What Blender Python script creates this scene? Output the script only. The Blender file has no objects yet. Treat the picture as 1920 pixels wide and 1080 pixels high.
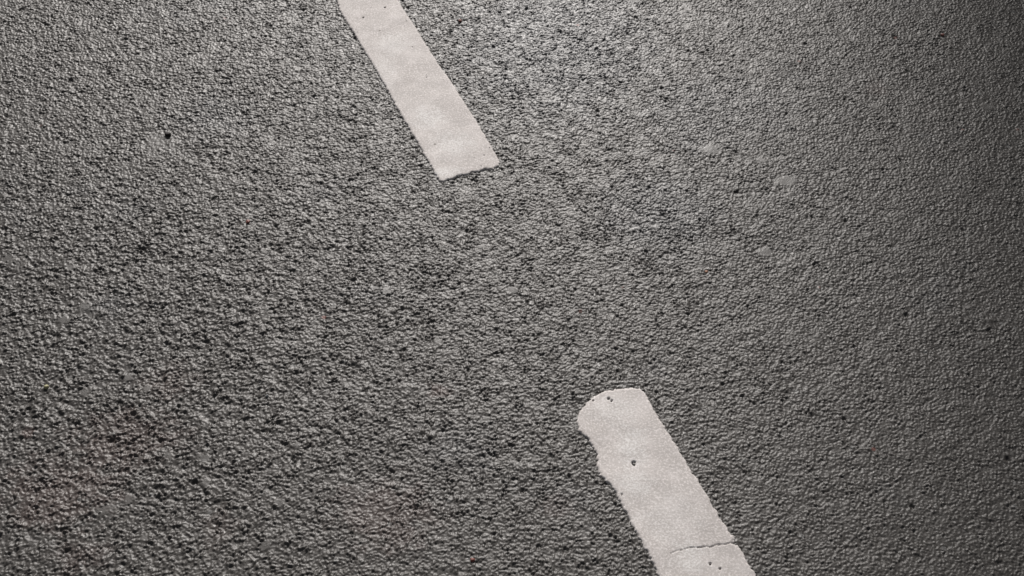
import bpy, math, random
import numpy as np
from mathutils import Vector, Matrix

C = bpy.context.scene
COL = C.collection

# ------------------------------------------------------------------ camera
CAM_H = 1.76
PITCH = math.radians(46.3)          # below the horizon
FPX = 2667.0                        # focal length in pixels of a 1920 wide picture
cam_d = bpy.data.cameras.new('camera')
cam = bpy.data.objects.new('camera', cam_d)
COL.objects.link(cam)
cam_d.sensor_width = 36.0
cam_d.lens = 36.0 * FPX / 1920.0
cam_d.clip_start = 0.05
cam_d.clip_end = 500.0
cam.location = (0, 0, CAM_H)
cam.rotation_euler = (math.pi / 2 - PITCH, 0, 0)
cam_d.dof.use_dof = True
cam_d.dof.focus_distance = 2.30
cam_d.dof.aperture_fstop = 16.0
C.camera = cam

# ------------------------------------------------------------------ light
SUN_EL = math.radians(31)
SUN_AZ = math.radians(1.0)          # to the right of straight ahead (+Y)
w = bpy.data.worlds.new('World')
C.world = w
w.use_nodes = True
nt = w.node_tree
bg = nt.nodes['Background']
sky = nt.nodes.new('ShaderNodeTexSky')
sky.sky_type = 'NISHITA'
sky.sun_disc = False
sky.sun_elevation = SUN_EL
sky.sun_rotation = SUN_AZ
sky.air_density = 1.0
sky.dust_density = 4.0
sky.ozone_density = 1.0
hs = nt.nodes.new('ShaderNodeHueSaturation')
hs.inputs['Saturation'].default_value = 0.22      # thin white cloud
nt.links.new(sky.outputs[0], hs.inputs['Color'])
nt.links.new(hs.outputs[0], bg.inputs[0])
bg.inputs[1].default_value = 0.05

sun_d = bpy.data.lights.new('sun', 'SUN')
sun_d.energy = 4.8
sun_d.angle = math.radians(3.6)
sun_d.color = (1.0, 0.955, 0.915)
sun = bpy.data.objects.new('sun', sun_d)
COL.objects.link(sun)
to_sun = Vector((math.sin(SUN_AZ) * math.cos(SUN_EL), math.cos(SUN_AZ) * math.cos(SUN_EL), math.sin(SUN_EL)))
sun.rotation_euler = to_sun.to_track_quat('Z', 'Y').to_euler()
sun.location = (0, 4, 6)

C.view_settings.view_transform = 'Standard'
C.view_settings.look = 'None'
C.view_settings.gamma = 1.0
C.view_settings.exposure = -0.14

# ------------------------------------------------------------------ helpers
def ground(px, py):
    """the point of the road (z = 0) seen at a pixel of the 1920 x 1080 photograph"""
    u = (px - 960.0) / FPX
    v = (540.0 - py) / FPX
    dy = math.cos(PITCH) + v * math.sin(PITCH)
    dz = -math.sin(PITCH) + v * math.cos(PITCH)
    t = CAM_H / -dz
    return (u * t, dy * t)

def fft_noise(ny, nx, step, lo, hi, seed, slope=0.0):
    """tileable noise, wavelengths between lo and hi metres, unit deviation"""
    rng = np.random.default_rng(seed)
    f = np.fft.rfft2(rng.standard_normal((ny, nx)).astype(np.float32))
    ky = np.fft.fftfreq(ny, step)[:, None]
    kx = np.fft.rfftfreq(nx, step)[None, :]
    k = np.sqrt(kx * kx + ky * ky) + 1e-9
    flt = np.exp(-(k * lo) ** 2 * 0.7) * (1 - np.exp(-(k * hi) ** 2)) * k ** slope
    n = np.fft.irfft2(f * flt, s=(ny, nx)).astype(np.float32)
    n -= n.mean()
    return n / n.std()

def cell_field(size, seed, groove, squash=1.0):
    """angular chips: every cell is a plane with its own height and tilt, cells meet in grooves"""
    n = int(round(TN * TS / size)); size = TN * TS / n
    rng = np.random.default_rng(seed)
    jx = rng.uniform(0.02, 0.98, (n, n)).astype(np.float32); jy = rng.uniform(0.02, 0.98, (n, n)).astype(np.float32)
    off = rng.normal(0, 0.45, (n, n)).astype(np.float32)
    tx = rng.normal(0, 1.0, (n, n)).astype(np.float32); ty = rng.normal(0, 1.0, (n, n)).astype(np.float32)
    out = np.empty((TN, TN), np.float32)
    u = ((np.arange(TN) + 0.5) * TS / size).astype(np.float32)
    for r0 in range(0, TN, 256):
        U, V = np.meshgrid(u, u[r0:r0 + 256])
        ci = np.floor(U).astype(np.int32); cj = np.floor(V).astype(np.int32)
        d1 = np.full(U.shape, 9e9, np.float32); d2 = d1.copy(); h = np.zeros(U.shape, np.float32)
        for a in (-1, 0, 1):
            for b in (-1, 0, 1):
                ii = (ci + a) % n; jj = (cj + b) % n
                ex = U - (ci + a + jx[jj, ii]); ey = V - (cj + b + jy[jj, ii])
                d = ex * ex + ey * ey
                hh = off[jj, ii] + tx[jj, ii] * ex + ty[jj, ii] * ey
                near = d < d1
                d2 = np.where(near, d1, np.minimum(d2, d)); h = np.where(near, hh, h); d1 = np.where(near, d, d1)
        g = np.clip((np.sqrt(d2) - np.sqrt(d1)) / 0.35, 0, 1)
        out[r0:r0 + 256] = h * (0.35 + 0.65 * g) - groove * (1 - g)
    f = np.fft.rfft2(out)
    ky = np.fft.fftfreq(TN, TS)[:, None]; kx = np.fft.rfftfreq(TN, TS)[None, :]
    out = np.fft.irfft2(f * np.exp(-(kx * kx + ky * ky) * 0.0014 ** 2 * 1.6), s=(TN, TN)).astype(np.float32)
    out -= out.mean()
    return out / out.std()

def sample(tile, step, X, Y):
    """bilinear look-up of a tileable field at world points"""
    ny, nx = tile.shape
    fx = X / step; fy = Y / step
    x0 = np.floor(fx).astype(np.int64); y0 = np.floor(fy).astype(np.int64)
    tx = (fx - x0).astype(np.float32); ty = (fy - y0).astype(np.float32)
    x1 = (x0 + 1) % nx; y1 = (y0 + 1) % ny
    x0 %= nx; y0 %= ny
    return (tile[y0, x0] * (1 - tx) + tile[y0, x1] * tx) * (1 - ty) + (tile[y1, x0] * (1 - tx) + tile[y1, x1] * tx) * ty

def smooth(a, b, x):
    t = np.clip((x - a) / (b - a), 0, 1)
    return t * t * (3 - 2 * t)

# ------------------------------------------------------------------ relief of the asphalt
TS = 0.0011
TN = 3072                                        # 3.4 m tile
fine = fft_noise(TN, TN, TS, 0.0028, 0.008, 1)
mid = fft_noise(TN, TN, TS, 0.0046, 0.014, 2)
big = fft_noise(TN, TN, TS, 0.0095, 0.034, 3)
chip = cell_field(0.0048, 21, 0.12)
slab = cell_field(0.0112, 22, 0.12)
vary = fft_noise(TN, TN, TS, 0.022, 0.09, 7)
lump = fft_noise(TN, TN, TS, 0.020, 0.07, 8)
swell = fft_noise(TN, TN, TS, 0.06, 0.30, 4)
patch = fft_noise(TN, TN, TS, 0.09, 0.35, 5)
spots = fft_noise(TN, TN, TS, 0.007, 0.014, 6)

# flat worn stones and deep pits that can be found in the photograph: px, py, half width px, height px
FLAT = [(1475, 340, 19, 11), (1852, 200, 15, 8), (14, 486, 14, 11), (1436, 473, 15, 9), (130, 500, 8, 6), (309, 508, 9, 6),
        (497, 470, 7, 5), (158, 737, 9, 7), (242, 708, 10, 7), (276, 728, 8, 6), (315, 855, 8, 6), (382, 860, 11, 8),
        (200, 955, 17, 7), (497, 1023, 11, 6), (556, 835, 6, 5), (820, 640, 8, 5), (1430, 300, 10, 6), (725, 545, 11, 5),
        (120, 600, 12, 8), (1345, 205, 10, 5), (1335, 280, 22, 10), (1640, 200, 12, 5), (385, 905, 8, 6), (243, 935, 9, 6),
        (523, 942, 9, 6), (160, 575, 11, 7), (270, 1008, 8, 6), (960, 545, 12, 6)]
PITS = [(40, 18, 6), (132, 151, 5), (1530, 497, 6), (1678, 70, 6), (903, 857, 5), (125, 1038, 8), (1583, 786, 4), (1468, 680, 4),
        (1060, 1032, 5), (1240, 515, 5), (265, 470, 8), (225, 757, 5), (52, 768, 5), (210, 827, 7), (1380, 360, 4), (440, 18, 4),
        (1118, 92, 4), (925, 88, 4), (1192, 33, 4), (1890, 860, 4), (1355, 720, 3), (240, 555, 5), (1120, 208, 4), (320, 495, 5),
        (1010, 1025, 4), (1700, 590, 4), (365, 905, 5), (980, 920, 4), (1855, 620, 4), (1805, 430, 3), (1440, 35, 3), (1510, 82, 4),
        (1885, 88, 4), (45, 315, 3), (735, 885, 4), (1710, 950, 4), (700, 420, 3), (1240, 165, 3), (1585, 415, 3), (1290, 95, 3)]

def region_coarse(X, Y):
    """0 where the surface is worn fine, 1 where it is open and coarse"""
    ax, ay = ground(250, 800)
    d1 = np.exp(-(((X - ax) / 0.55) ** 2 + ((Y - ay) / 0.42) ** 2))
    bx, by = ground(250, 450)
    d2 = 0.55 * np.exp(-(((X - bx) / 0.6) ** 2 + ((Y - by) / 0.4) ** 2))
    p = sample(patch, TS, X, Y)
    d3 = 0.30 * np.clip(-X / 0.8, -0.4, 1)
    return np.clip(0.06 + 0.40 * d1 + 0.22 * d2 + 0.5 * d3 + 0.10 * p, 0, 1)

def sample_relief(X, Y, detail=1.0):
    c = region_coarse(X, Y)
    f = sample(fine, TS, X, Y); m = sample(mid, TS, X + 0.3, Y); b = sample(big, TS, X, Y + 0.7)
    ch = sample(chip, TS, X, Y); sl = sample(slab, TS, X, Y); va = sample(vary, TS, X, Y)
    h = 0.30 * f + (0.42 - 0.12 * c) * m + (0.12 + 0.40 * c) * b + (0.48 + 0.12 * c - 0.12 * smooth(0.1, 0.6, X)) * ch + (0.06 + 0.62 * c) * sl
    h = h * np.exp(0.18 * va + 0.07 * sample(patch, TS, X + 0.9, Y)) + (0.18 + 0.42 * c) * sample(lump, TS, X, Y)
    # worn tops, open pores
    h = np.where(h > 0, h + 0.10 * np.clip(h, 0, 2.5) ** 2, 2.0 * np.tanh(h / 2.0))
    for (px, py, rr, k) in [(1250, 420, .11, .45), (270, 480, .06, .6), (1690, 85, .12, .5), (60, 115, .07, .5), (1600, 200, .10, .3), (230, 830, .10, .4),
                            (1130, 90, .10, .3), (420, 200, .08, .35), (660, 560, .12, .25), (330, 890, .06, .5)]:   # places where the surface has opened up
        qx, qy = ground(px, py)
        h = h * (1 + 0.4 * k * np.exp(-((X - qx) / rr) ** 2 - ((Y - qy) / (0.8 * rr)) ** 2))
    qx, qy = ground(296, 262)
    h = h * (1 - 0.75 * np.exp(-((X - qx) / 0.030) ** 2 - ((Y - qy) / 0.030) ** 2))
    s = sample(spots, TS, X, Y)
    h = h - 1.6 * smooth(3.1, 3.9, s)
    flat = smooth(2.45, 3.0, -s) * 0.8
    for (px, py, rx, ry) in FLAT:
        gx, gy = ground(px, py)
        kx = 2667 / (CAM_H / math.sin(PITCH)) * 1.0
        wx = rx / 1095.0; wy = ry / 800.0
        q = ((X - gx) / wx) ** 2 + ((Y - gy) / wy) ** 2 + 0.35 * m + 0.2 * b
        flat = np.maximum(flat, 1 - smooth(0.65, 1.25, q))
    h = h * (1 - flat) + (0.55 + 0.05 * b) * flat
    for (px, py, r) in PITS:
        gx, gy = ground(px, py)
        q = ((X - gx) / (r / 1050.0)) ** 2 + ((Y - gy) / (r / 800.0)) ** 2
        h = h - 3.2 * (1 - smooth(0.3, 1.4, q + 0.2 * f))
    amp = 0.00098 * (0.92 + 0.10 * c) * (1.0 - 0.10 * smooth(0.05, 0.8, X))
    z = amp * h * detail
    z = z + 0.00028 * sample(swell, TS, X, Y)
    return z.astype(np.float32), c.astype(np.float32), flat.astype(np.float32)

# ------------------------------------------------------------------ materials
def new_mat(name):
    m = bpy.data.materials.new(name)
    m.use_nodes = True
    return m, m.node_tree, m.node_tree.nodes['Principled BSDF']

def N(t, kind, **kw):
    n = t.nodes.new(kind)
    for k, v in kw.items():
        if k in n.inputs.keys():
            n.inputs[k].default_value = v
        else:
            setattr(n, k, v)
    return n

def noise_node(t, co, scale, detail=2.0, rough=0.5, off=(0, 0, 0)):
    mp = N(t, 'ShaderNodeMapping'); mp.inputs['Location'].default_value = off
    t.links.new(co, mp.inputs['Vector'])
    n = N(t, 'ShaderNodeTexNoise', Scale=scale, Detail=detail, Roughness=rough)
    t.links.new(mp.outputs[0], n.inputs['Vector'])
    return n

def maprange(t, val, a, b, c=0.0, d=1.0, smoothstep=False):
    n = N(t, 'ShaderNodeMapRange')
    if smoothstep: n.interpolation_type = 'SMOOTHSTEP'
    n.inputs['From Min'].default_value = a; n.inputs['From Max'].default_value = b
    n.inputs['To Min'].default_value = c; n.inputs['To Max'].default_value = d
    t.links.new(val, n.inputs['Value'])
    return n.outputs['Result']

def math_node(t, op, a, b=None, clamp=False):
    n = N(t, 'ShaderNodeMath'); n.operation = op; n.use_clamp = clamp
    for i, v in enumerate((a, b)):
        if v is None: continue
        if isinstance(v, (int, float)): n.inputs[i].default_value = v
        else: t.links.new(v, n.inputs[i])
    return n.outputs[0]

def mixc(t, fac, a, b, mode='MIX'):
    n = N(t, 'ShaderNodeMix'); n.data_type = 'RGBA'; n.blend_type = mode
    for i, v in ((0, fac), (6, a), (7, b)):
        if isinstance(v, (int, float)): n.inputs[i].default_value = v
        elif isinstance(v, tuple): n.inputs[i].default_value = v
        else: t.links.new(v, n.inputs[i])
    return n.outputs[2]

def blot_dist(t, co, px, py, rx, ry, soft=0.7):
    """an irregular blot on the road, its middle and reach in metres"""
    gx, gy = ground(px, py)
    mp = N(t, 'ShaderNodeMapping'); mp.vector_type = 'TEXTURE'
    mp.inputs['Location'].default_value = (gx, gy, 0); mp.inputs['Scale'].default_value = (rx, ry, 1)
    t.links.new(co, mp.inputs['Vector'])
    ln = N(t, 'ShaderNodeVectorMath'); ln.operation = 'LENGTH'
    t.links.new(mp.outputs[0], ln.inputs[0])
    return ln.outputs['Value']

def asphalt():
    m, t, p = new_mat('asphalt')
    tc = N(t, 'ShaderNodeTexCoord'); co = tc.outputs['Object']
    L = t.links.new
    grain = noise_node(t, co, 210, 3, 0.6)
    stones = N(t, 'ShaderNodeTexVoronoi', Scale=150.0); L(co, stones.inputs['Vector'])
    broad = noise_node(t, co, 1.6, 3, 0.55, (3, 1, 0))
    sep = N(t, 'ShaderNodeSeparateColor'); L(stones.outputs['Color'], sep.inputs[0])
    base = mixc(t, maprange(t, grain.outputs[0], 0.3, 0.7), (0.036, 0.0330, 0.0305, 1), (0.078, 0.0715, 0.0660, 1))
    base = mixc(t, maprange(t, sep.outputs[0], 0.0, 1.0, 0.0, 0.35), base, (0.128, 0.120, 0.113, 1))
    base = mixc(t, maprange(t, broad.outputs[0], 0.35, 0.65, 0.0, 0.18), base, (0.045, 0.0425, 0.040, 1))
    # rust coloured blots
    warp = noise_node(t, co, 26, 4, 0.7, (1, 5, 0))
    red = None
    for (px, py, rx, ry, k) in [(725, 965, .085, .075, .42), (115, 920, .10, .075, .50), (235, 825, .10, .07, .45), (320, 715, .05, .04, .35),
                                (825, 735, .02, .02, .6), (410, 990, .03, .04, .25), (1040, 955, .03, .03, .3), (1645, 165, .03, .03, .3),
                                (55, 813, .015, .015, .7), (150, 1045, .05, .03, .35)]:
        d = blot_dist(t, co, px, py, rx, ry)
        v = math_node(t, 'ADD', d, math_node(t, 'MULTIPLY', math_node(t, 'SUBTRACT', warp.outputs[0], 0.5), 2.6))
        v = maprange(t, v, 0.35, 1.15, k * 0.4, 0.0, True)
        red = v if red is None else math_node(t, 'MAXIMUM', red, v)
    base = mixc(t, red, base, (0.165, 0.098, 0.088, 1))
    # places rubbed smoother, with the sky's cool sheen painted into the colour
    painted_sheen = None
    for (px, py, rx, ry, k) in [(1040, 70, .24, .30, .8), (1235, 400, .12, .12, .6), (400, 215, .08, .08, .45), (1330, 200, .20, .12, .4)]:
        d = blot_dist(t, co, px, py, rx, ry)
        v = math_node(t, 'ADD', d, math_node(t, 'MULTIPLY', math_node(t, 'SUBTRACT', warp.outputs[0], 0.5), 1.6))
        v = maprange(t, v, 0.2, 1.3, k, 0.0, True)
        painted_sheen = v if painted_sheen is None else math_node(t, 'MAXIMUM', painted_sheen, v)
    base = mixc(t, painted_sheen, base, (0.064, 0.065, 0.070, 1))
    # scattered reddish, pale and black chips of stone
    chips = N(t, 'ShaderNodeTexVoronoi', Scale=95.0); L(co, chips.inputs['Vector'])
    cs = N(t, 'ShaderNodeSeparateColor'); L(chips.outputs['Color'], cs.inputs[0])
    close = maprange(t, chips.outputs['Distance'], 0.30, 0.42, 1.0, 0.0)
    base = mixc(t, math_node(t, 'MULTIPLY', maprange(t, cs.outputs[0], 0.9993, 0.9995, 0.0, 0.6), close), base, (0.27, 0.10, 0.08, 1))
    base = mixc(t, math_node(t, 'MULTIPLY', maprange(t, cs.outputs[1], 0.975, 0.98, 0.0, 0.45), close), base, (0.30, 0.30, 0.295, 1))
    base = mixc(t, math_node(t, 'MULTIPLY', maprange(t, cs.outputs[2], 0.996, 0.998, 0.0, 0.7), close), base, (0.02, 0.02, 0.02, 1))
    cool = noise_node(t, co, 5.0, 3, 0.6, (9, 2, 0))  # scattered cool patches, the sky's bluish reflection put into the colour
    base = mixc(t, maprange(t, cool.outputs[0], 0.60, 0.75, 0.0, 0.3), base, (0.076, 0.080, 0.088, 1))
    fl = N(t, 'ShaderNodeAttribute'); fl.attribute_name = 'flat_stone'
    base = mixc(t, math_node(t, 'MULTIPLY', fl.outputs['Fac'], 0.3), base, (0.105, 0.100, 0.095, 1))
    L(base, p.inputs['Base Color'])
    L(math_node(t, 'SUBTRACT', maprange(t, grain.outputs[0], 0.3, 0.7, 0.37, 0.57), math_node(t, 'MULTIPLY', painted_sheen, 0.015)), p.inputs['Roughness'])
    p.inputs['Specular IOR Level'].default_value = 0.40
    # fine tooth everywhere; the whole relief as bump beyond the modelled stretch
    far = N(t, 'ShaderNodeAttribute'); far.attribute_name = 'far'
    tooth = noise_node(t, co, 420, 3, 0.65)
    coarse = noise_node(t, co, 130, 3, 0.6)
    b1 = N(t, 'ShaderNodeBump', Distance=0.0011); b1.inputs['Strength'].default_value = 0.32
    L(tooth.outputs[0], b1.inputs['Height'])
    b2 = N(t, 'ShaderNodeBump', Distance=0.004)
    L(coarse.outputs[0], b2.inputs['Height']); L(far.outputs['Fac'], b2.inputs['Strength'])
    L(b1.outputs[0], b2.inputs['Normal']); L(b2.outputs[0], p.inputs['Normal'])
    return m

def paint():
    m, t, p = new_mat('worn_white_marking')
    L = t.links.new
    tc = N(t, 'ShaderNodeTexCoord'); co = tc.outputs['Object']
    dirt = noise_node(t, co, 9, 4, 0.6)
    speck = noise_node(t, co, 300, 3, 0.7)
    cloud = noise_node(t, co, 22, 3, 0.6, (4, 4, 0))
    base = mixc(t, maprange(t, dirt.outputs[0], 0.3, 0.7), (0.51, 0.475, 0.457, 1), (0.58, 0.545, 0.527, 1))
    base = mixc(t, maprange(t, cloud.outputs[0], 0.50, 0.68, 0.0, 0.45), base, (0.76, 0.715, 0.70, 1))
    base = mixc(t, maprange(t, speck.outputs[0], 0.48, 0.64, 0.0, 0.7), base, (0.90, 0.85, 0.84, 1))
    fresh = None                      # spots where the newer white still shows through the grime
    fw = noise_node(t, co, 60, 5, 0.75, (2, 7, 0))
    for (px, py, rx, ry, k) in [(1185, 835, .022, .045, .9), (1190, 905, .025, .03, .8), (1150, 770, .035, .03, .6), (803, 222, .03, .035, .9), (850, 272, .035, .035, .8),
                                (838, 325, .03, .015, .9), (735, 85, .04, .04, .6), (1293, 1045, .025, .03, .8), (1250, 975, .05, .05, .4), (720, 140, .03, .05, .5)]:
        d = blot_dist(t, co, px, py, rx, ry)
        v = math_node(t, 'ADD', d, math_node(t, 'MULTIPLY', math_node(t, 'SUBTRACT', fw.outputs[0], 0.5), 3.2))
        v = maprange(t, v, 0.3, 1.4, k, 0.0, True)
        fresh = v if fresh is None else math_node(t, 'MAXIMUM', fresh, v)
    fresh = math_node(t, 'MULTIPLY', fresh, maprange(t, speck.outputs[0], 0.40, 0.58, 0.15, 0.75))
    base = mixc(t, fresh, base, (0.84, 0.83, 0.82, 1))
    sp = N(t, 'ShaderNodeTexVoronoi', Scale=55.0); L(co, sp.inputs['Vector'])
    cs = N(t, 'ShaderNodeSeparateColor'); L(sp.outputs['Color'], cs.inputs[0])
    near = maprange(t, sp.outputs['Distance'], 0.10, 0.16, 1.0, 0.0)
    base = mixc(t, math_node(t, 'MULTIPLY', maprange(t, cs.outputs[0], 0.93, 0.95, 0.0, 0.75), near), base, (0.16, 0.14, 0.12, 1))
    L(base, p.inputs['Base Color'])
    p.inputs['Roughness'].default_value = 0.75
    p.inputs['Specular IOR Level'].default_value = 0.35
    b = N(t, 'ShaderNodeBump', Distance=0.0007); b.inputs['Strength'].default_value = 0.5
    n2 = noise_node(t, co, 330, 3, 0.65)
    L(n2.outputs[0], b.inputs['Height']); L(b.outputs[0], p.inputs['Normal'])
    return m

def stone_mat(name, col, rough=0.6):
    m, t, p = new_mat(name)
    tc = N(t, 'ShaderNodeTexCoord')
    n = noise_node(t, tc.outputs['Object'], 300, 3, 0.6)
    dark = tuple(c * 0.6 for c in col) + (1,)
    t.links.new(mixc(t, maprange(t, n.outputs[0], 0.3, 0.7), dark, tuple(col) + (1,)), p.inputs['Base Color'])
    p.inputs['Roughness'].default_value = rough
    b = N(t, 'ShaderNodeBump', Distance=0.0006); b.inputs['Strength'].default_value = 0.6
    t.links.new(n.outputs[0], b.inputs['Height']); t.links.new(b.outputs[0], p.inputs['Normal'])
    return m

M_ASPHALT = asphalt()
M_PAINT = paint()

def grid_mesh(name, X, Y, Z, keep=None, mat=None, attrs=None):
    ny, nx = X.shape
    co = np.stack([X, Y, Z], axis=-1).reshape(-1, 3).astype(np.float32)
    idx = np.arange(ny * nx, dtype=np.int32).reshape(ny, nx)
    q = np.stack([idx[:-1, :-1], idx[:-1, 1:], idx[1:, 1:], idx[1:, :-1]], axis=-1)
    if keep is not None:
        kc = keep[:-1, :-1] | keep[:-1, 1:] | keep[1:, 1:] | keep[1:, :-1]
        q = q[kc]
        used = np.unique(q)
        remap = np.full(ny * nx, -1, np.int32); remap[used] = np.arange(len(used), dtype=np.int32)
        q = remap[q]; co = co[used]
    else:
        used = None
    q = q.reshape(-1, 4)
    me = bpy.data.meshes.new(name)
    me.vertices.add(len(co)); me.vertices.foreach_set('co', co.ravel())
    me.loops.add(q.size); me.loops.foreach_set('vertex_index', q.ravel())
    me.polygons.add(len(q)); me.polygons.foreach_set('loop_start', np.arange(0, q.size, 4, dtype=np.int32))
    me.update(calc_edges=True)
    me.shade_smooth()
    for k, v in (attrs or {}).items():
        a = me.attributes.new(k, 'FLOAT', 'POINT')
        vv = v.reshape(-1).astype(np.float32)
        a.data.foreach_set('value', vv if used is None else vv[used])
    me.materials.append(mat)
    o = bpy.data.objects.new(name, me)
    COL.objects.link(o)
    return o

# ------------------------------------------------------------------ the road, one sheet
def axis(a, b, step, reach):
    core = np.arange(a, b + step, step)
    out = []; s = step; x = core[-1]
    while x < reach:
        s *= 1.22; x += s; out.append(x)
    lo = []; s = step; x = core[0]
    while x > -reach:
        s *= 1.22; x -= s; lo.append(x)
    return np.concatenate([lo[::-1], core, out])

xs = axis(-1.45, 1.45, 0.0012, 60.0)
ys = axis(0.80, 2.95, 0.0014, 60.0)
X, Y = np.meshgrid(xs, ys)
Z, Cc, Fl = sample_relief(X, Y)
dx = np.maximum(np.maximum(-1.45 - X, X - 1.45), 0); dy = np.maximum(np.maximum(0.80 - Y, Y - 2.95), 0)
far = smooth(0.0, 0.03, np.maximum(dx, dy))
Z = Z * (1 - far)
road = grid_mesh('road', X, Y, Z, mat=M_ASPHALT, attrs={'far': far, 'flat_stone': Fl})
road['kind'] = 'structure'

# ------------------------------------------------------------------ the two dashes
def poly_sdf(P, X, Y):
    """signed distance to a closed outline, negative inside"""
    d = np.full(X.shape, 1e9); inside = np.zeros(X.shape, bool)
    n = len(P)
    for i in range(n):
        ax, ay = P[i]; bx, by = P[(i + 1) % n]
        ex, ey = bx - ax, by - ay
        wx, wy = X - ax, Y - ay
        t = np.clip((wx * ex + wy * ey) / (ex * ex + ey * ey + 1e-12), 0, 1)
        d = np.minimum(d, (wx - ex * t) ** 2 + (wy - ey * t) ** 2)
        c = ((ay > Y) != (by > Y)) & (X < (bx - ax) * (Y - ay) / (by - ay + 1e-15) + ax)
        inside ^= c
    d = np.sqrt(d)
    return np.where(inside, -d, d)

def seg_dist(P, X, Y):
    d = np.full(X.shape, 1e9); along = np.zeros(X.shape)
    for i in range(len(P) - 1):
        ax, ay = P[i]; bx, by = P[i + 1]
        ex, ey = bx - ax, by - ay
        t = np.clip(((X - ax) * ex + (Y - ay) * ey) / (ex * ex + ey * ey + 1e-12), 0, 1)
        q = np.hypot(X - ax - ex * t, Y - ay - ey * t)
        along = np.where(q < d, (i + t) / (len(P) - 1), along)
        d = np.minimum(d, q)
    return d, along

edge_n = fft_noise(1024, 1024, 0.0015, 0.006, 0.012, 11)
edge_m = fft_noise(1024, 1024, 0.0015, 0.018, 0.04, 12)
top_n = fft_noise(1024, 1024, 0.0015, 0.010, 0.03, 13)

VPX, VPY = -637.0, -2255.0          # where the two edges of the line meet
def dash(outline, label, rag, crack=None, holes=()):
    P = [ground(*q) if not isinstance(q[0], str) else q[1:] for q in outline]
    xs_ = [a for a, b in P]; ys_ = [b for a, b in P]
    ox, oy = min(xs_) - 0.012, min(ys_) - 0.012
    ex, ey = max(xs_) + 0.012, max(ys_) + 0.012
    st = 0.0014
    X, Y = np.meshgrid(np.arange(ox, ex, st), np.arange(oy, ey, st))
    sd = poly_sdf(P, X, Y)
    sd = sd + 0.0008 * sample(edge_n, 0.0015, X, Y) * rag + 0.0008 * sample(edge_m, 0.0015, X, Y) * rag
    zr, c, fl = sample_relief(X, Y, 0.0)
    under, _, _ = sample_relief(X, Y, 0.05)
    body = 0.0024 * np.clip(-sd / 0.0035, 0, 1) ** 0.45
    z = under + 0.0004 + body + 0.00003 * sample(top_n, 0.0015, X, Y)
    z = np.where(sd > 0, zr - 0.0045 * smooth(0, 0.0015, sd) , z)
    if crack:
        d, al = seg_dist([ground(*q) for q in crack], X, Y)
        wd = 0.0008 * (0.35 + 0.65 * smooth(0, 0.5, al)) + 0.00018 * sample(edge_n, 0.0015, X, Y)
        z = z - 0.0022 * (1 - smooth(0.2, 1.6, d / np.maximum(wd, 0.0004)))
    for (px, py, r) in holes:
        gx, gy = ground(px, py)
        q = np.hypot(X - gx, (Y - gy) * 0.8) / (r / 1095.0) + 0.15 * sample(edge_n, 0.0015, X, Y)
        z = z - 0.0050 * (1 - smooth(0.5, 1.3, q))
    o = grid_mesh('lane_marking', X, Y, z, keep=sd < 0.006, mat=M_PAINT)
    o['label'] = label
    o['category'] = 'road marking'
    o['group'] = 'white dashes of the lane line'
    return o

def edge(side, y):
    return (630 + 0.562 * y, y) if side == 'l' else (745 + 0.613 * y, y)

far_dash = [edge('l', -560), edge('l', -250), edge('l', -60), (630, 0), (640, 27), (663, 64), (693, 113), (720, 160), (743, 203), (770, 247), (793, 287), (812, 320), (818, 332),
            (824, 340), (831, 342), (847, 337), (860, 330), (873, 329), (885, 324), (897, 323), (910, 318), (924, 318), (936, 311), (938, 304), (923, 278), (900, 239),
            (873, 196), (850, 159), (823, 122), (800, 86), (777, 48), (753, 13), (747, 0), edge('r', -60), edge('r', -250), edge('r', -560)]
near_dash = [(1203, 730), (1210, 738), (1219, 756), (1248, 805), (1277, 851), (1299, 886), (1322, 922), (1347, 966), (1370, 1003), (1377, 1005), (1380, 1012), (1374, 1020), (1385, 1026),
             (1396, 1038), (1398, 1050), (1407, 1060), (1417, 1080), (1440, 1125), (1500, 1230), (1560, 1330), (1378, 1330), (1322, 1230), (1262, 1125), (1234, 1080), (1222, 1052), (1203, 1020), (1185, 985), (1167, 950), (1150, 918), (1141, 908), (1129, 897),
             (1121, 888), (1119, 872), (1120, 855), (1112, 841), (1102, 824), (1085, 810), (1079, 790), (1086, 775), (1100, 754), (1118, 741), (1139, 733), (1167, 729), (1185, 728)]
dash(far_dash, 'straight white dash with a squared end, running out of the top of the picture', 0.7,
     holes=[(722, 16, 1.8), (681, 35, 1.7), (800, 147, 1.2), (908, 293, 1.1)])
dash(near_dash, 'cracked white dash with a rounded bulging end and a wavy left edge', 0.8,
     crack=[(1256, 1040), (1270, 1034), (1282, 1032), (1294, 1028), (1305, 1029), (1320, 1027), (1331, 1028), (1343, 1023), (1358, 1023), (1368, 1020), (1384, 1021)],
     holes=[(1188, 870, 3.6), (1141, 749, 2.4), (1112, 753, 1.5), (1331, 1059, 2.2), (1350, 1068, 1.6),
            (1166, 929, 1.2), (1146, 753, 1.8)])

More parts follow.
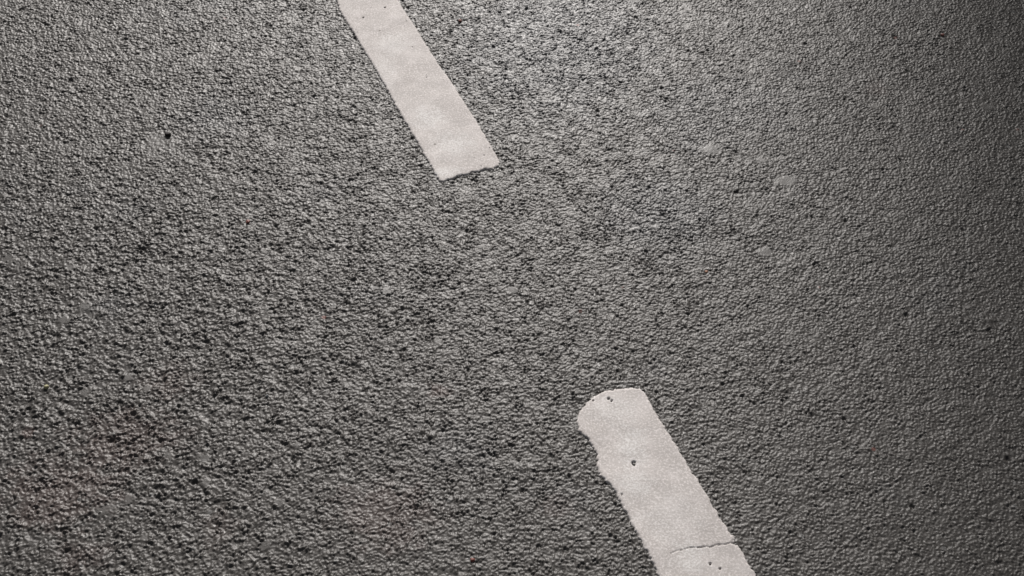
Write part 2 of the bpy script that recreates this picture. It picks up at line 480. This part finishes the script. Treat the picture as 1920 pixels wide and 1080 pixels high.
# ------------------------------------------------------------------ loose grit lying on the road
import bmesh
def pebble(px, py, size, squash, mat, label, cat, seed):
    r = random.Random(seed)
    bm = bmesh.new()
    bmesh.ops.create_icosphere(bm, subdivisions=3, radius=1.0)
    cuts = [Vector((r.gauss(0, 1), r.gauss(0, 1), r.gauss(0, 0.8))).normalized() for _ in range(9)]
    lim = [r.uniform(0.6, 0.85) for _ in cuts]
    for v in bm.verts:
        p = v.co.copy()
        for n, l in zip(cuts, lim):            # knock flat facets into the stone
            d = p.dot(n)
            if d > l: p -= n * (d - l) * 0.85
        v.co = Vector((p.x * size, p.y * size * r.uniform(0.97, 1.03), p.z * size * squash))
    me = bpy.data.meshes.new('pebble'); bm.to_mesh(me); bm.free()
    me.shade_smooth()
    me.materials.append(mat)
    o = bpy.data.objects.new('pebble', me); COL.objects.link(o)
    gx, gy = ground(px, py)
    gz = float(sample_relief(np.array([[gx]]), np.array([[gy]]), 0.6)[0][0, 0])
    o.location = (gx, gy, gz + size * squash * 0.35)
    o.rotation_euler = (0, 0, r.uniform(0, 6.28))
    o['label'] = label; o['category'] = cat; o['group'] = 'grit lying on the asphalt'
    return o

D = stone_mat('dark_brown_stone', (0.022, 0.015, 0.014))
K = stone_mat('black_stone', (0.012, 0.012, 0.012))
R_ = stone_mat('red_stone', (0.26, 0.085, 0.065))
Yl = stone_mat('yellow_stone', (0.50, 0.47, 0.27))
G = stone_mat('grey_stone', (0.30, 0.31, 0.32))
O_ = stone_mat('orange_stone', (0.33, 0.14, 0.06))
pebble(315, 253, 0.0062, 0.8, D, 'dark brown pebble alone on the asphalt in the upper left', 'pebble', 1)
pebble(87, 727, 0.0045, 0.8, Yl, 'small pale yellow pebble near the left edge of the picture', 'pebble', 2)
pebble(863, 40, 0.0042, 0.7, R_, 'small red chip just right of the upper dash near the top', 'pebble', 3)
pebble(886, 1051, 0.0038, 0.7, R_, 'small red chip near the bottom, left of the cracked dash', 'pebble', 4)
pebble(1767, 66, 0.0042, 0.7, R_, 'small red chip in the dark upper right corner', 'pebble', 5)
pebble(465, 417, 0.0045, 0.5, R_, 'flat reddish chip left of centre, below the upper dash', 'pebble', 6)
pebble(501, 743, 0.0028, 0.8, G, 'tiny whitish grain in the lower left asphalt', 'pebble', 7)
pebble(1324, 509, 0.0035, 0.5, O_, 'small orange brown chip right of centre between the two dashes', 'pebble', 8)

# ------------------------------------------------------------------ unseen block added ahead on the right to shade the right edge of the road
def box(bm, x0, x1, y0, y1, z0, z1):
    v = [bm.verts.new(p) for p in ((x0, y0, z0), (x1, y0, z0), (x1, y1, z0), (x0, y1, z0), (x0, y0, z1), (x1, y0, z1), (x1, y1, z1), (x0, y1, z1))]
    for f in ((0, 3, 2, 1), (4, 5, 6, 7), (0, 1, 5, 4), (1, 2, 6, 5), (2, 3, 7, 6), (3, 0, 4, 7)):
        bm.faces.new([v[i] for i in f])

def part(name, bm, mat, parent):
    me = bpy.data.meshes.new(name); bm.to_mesh(me); bm.free()
    me.materials.append(mat)
    o = bpy.data.objects.new(name, me); COL.objects.link(o); o.parent = parent
    return o

def plain(name, col, rough=0.7):
    m, t, p = new_mat(name)
    tc = N(t, 'ShaderNodeTexCoord'); n = noise_node(t, tc.outputs['Object'], 3, 5, 0.6)
    t.links.new(mixc(t, n.outputs[0], tuple(c * 0.8 for c in col) + (1,), tuple(col) + (1,)), p.inputs['Base Color'])
    p.inputs['Roughness'].default_value = rough
    return m

BX, BY, BW, BD, BH = 1.07, 12.0, 13.0, 8.0, 12.0
bl = bpy.data.objects.new('added_building', None); COL.objects.link(bl)
bl.location = (BX, BY, 0)
bl['label'] = 'unseen plain grey block added beyond the upper right corner to shade the road'
bl['category'] = 'added_building'
m_r = plain('grey_render', (0.22, 0.21, 0.20)); m_g = plain('dark_glass', (0.03, 0.035, 0.04), 0.1); m_f = plain('painted_frame', (0.6, 0.6, 0.58), 0.5)
bm = bmesh.new(); box(bm, 0, BW, 0, BD, -0.3, BH); part('wall', bm, m_r, bl)
bm = bmesh.new(); box(bm, -0.12, BW + 0.12, -0.12, BD + 0.12, BH, BH + 0.22); part('roof', bm, m_f, bl)
for fl in range(4):
    for k in range(4):
        x0 = 1.0 + 3.1 * k; z0 = 1.0 + 2.85 * fl
        bm = bmesh.new()
        for a in ((x0, x0 + 1.5, z0, z0 + 0.08), (x0, x0 + 1.5, z0 + 1.42, z0 + 1.5), (x0, x0 + 0.08, z0 + 0.08, z0 + 1.42), (x0 + 1.42, x0 + 1.5, z0 + 0.08, z0 + 1.42)):
            box(bm, a[0], a[1], -0.05, 0.02, a[2], a[3])
        wnd = part('window', bm, m_f, bl)
        bm = bmesh.new(); box(bm, x0 + 0.08, x0 + 1.42, -0.02, 0.02, z0 + 0.08, z0 + 1.42); part('pane', bm, m_g, wnd)
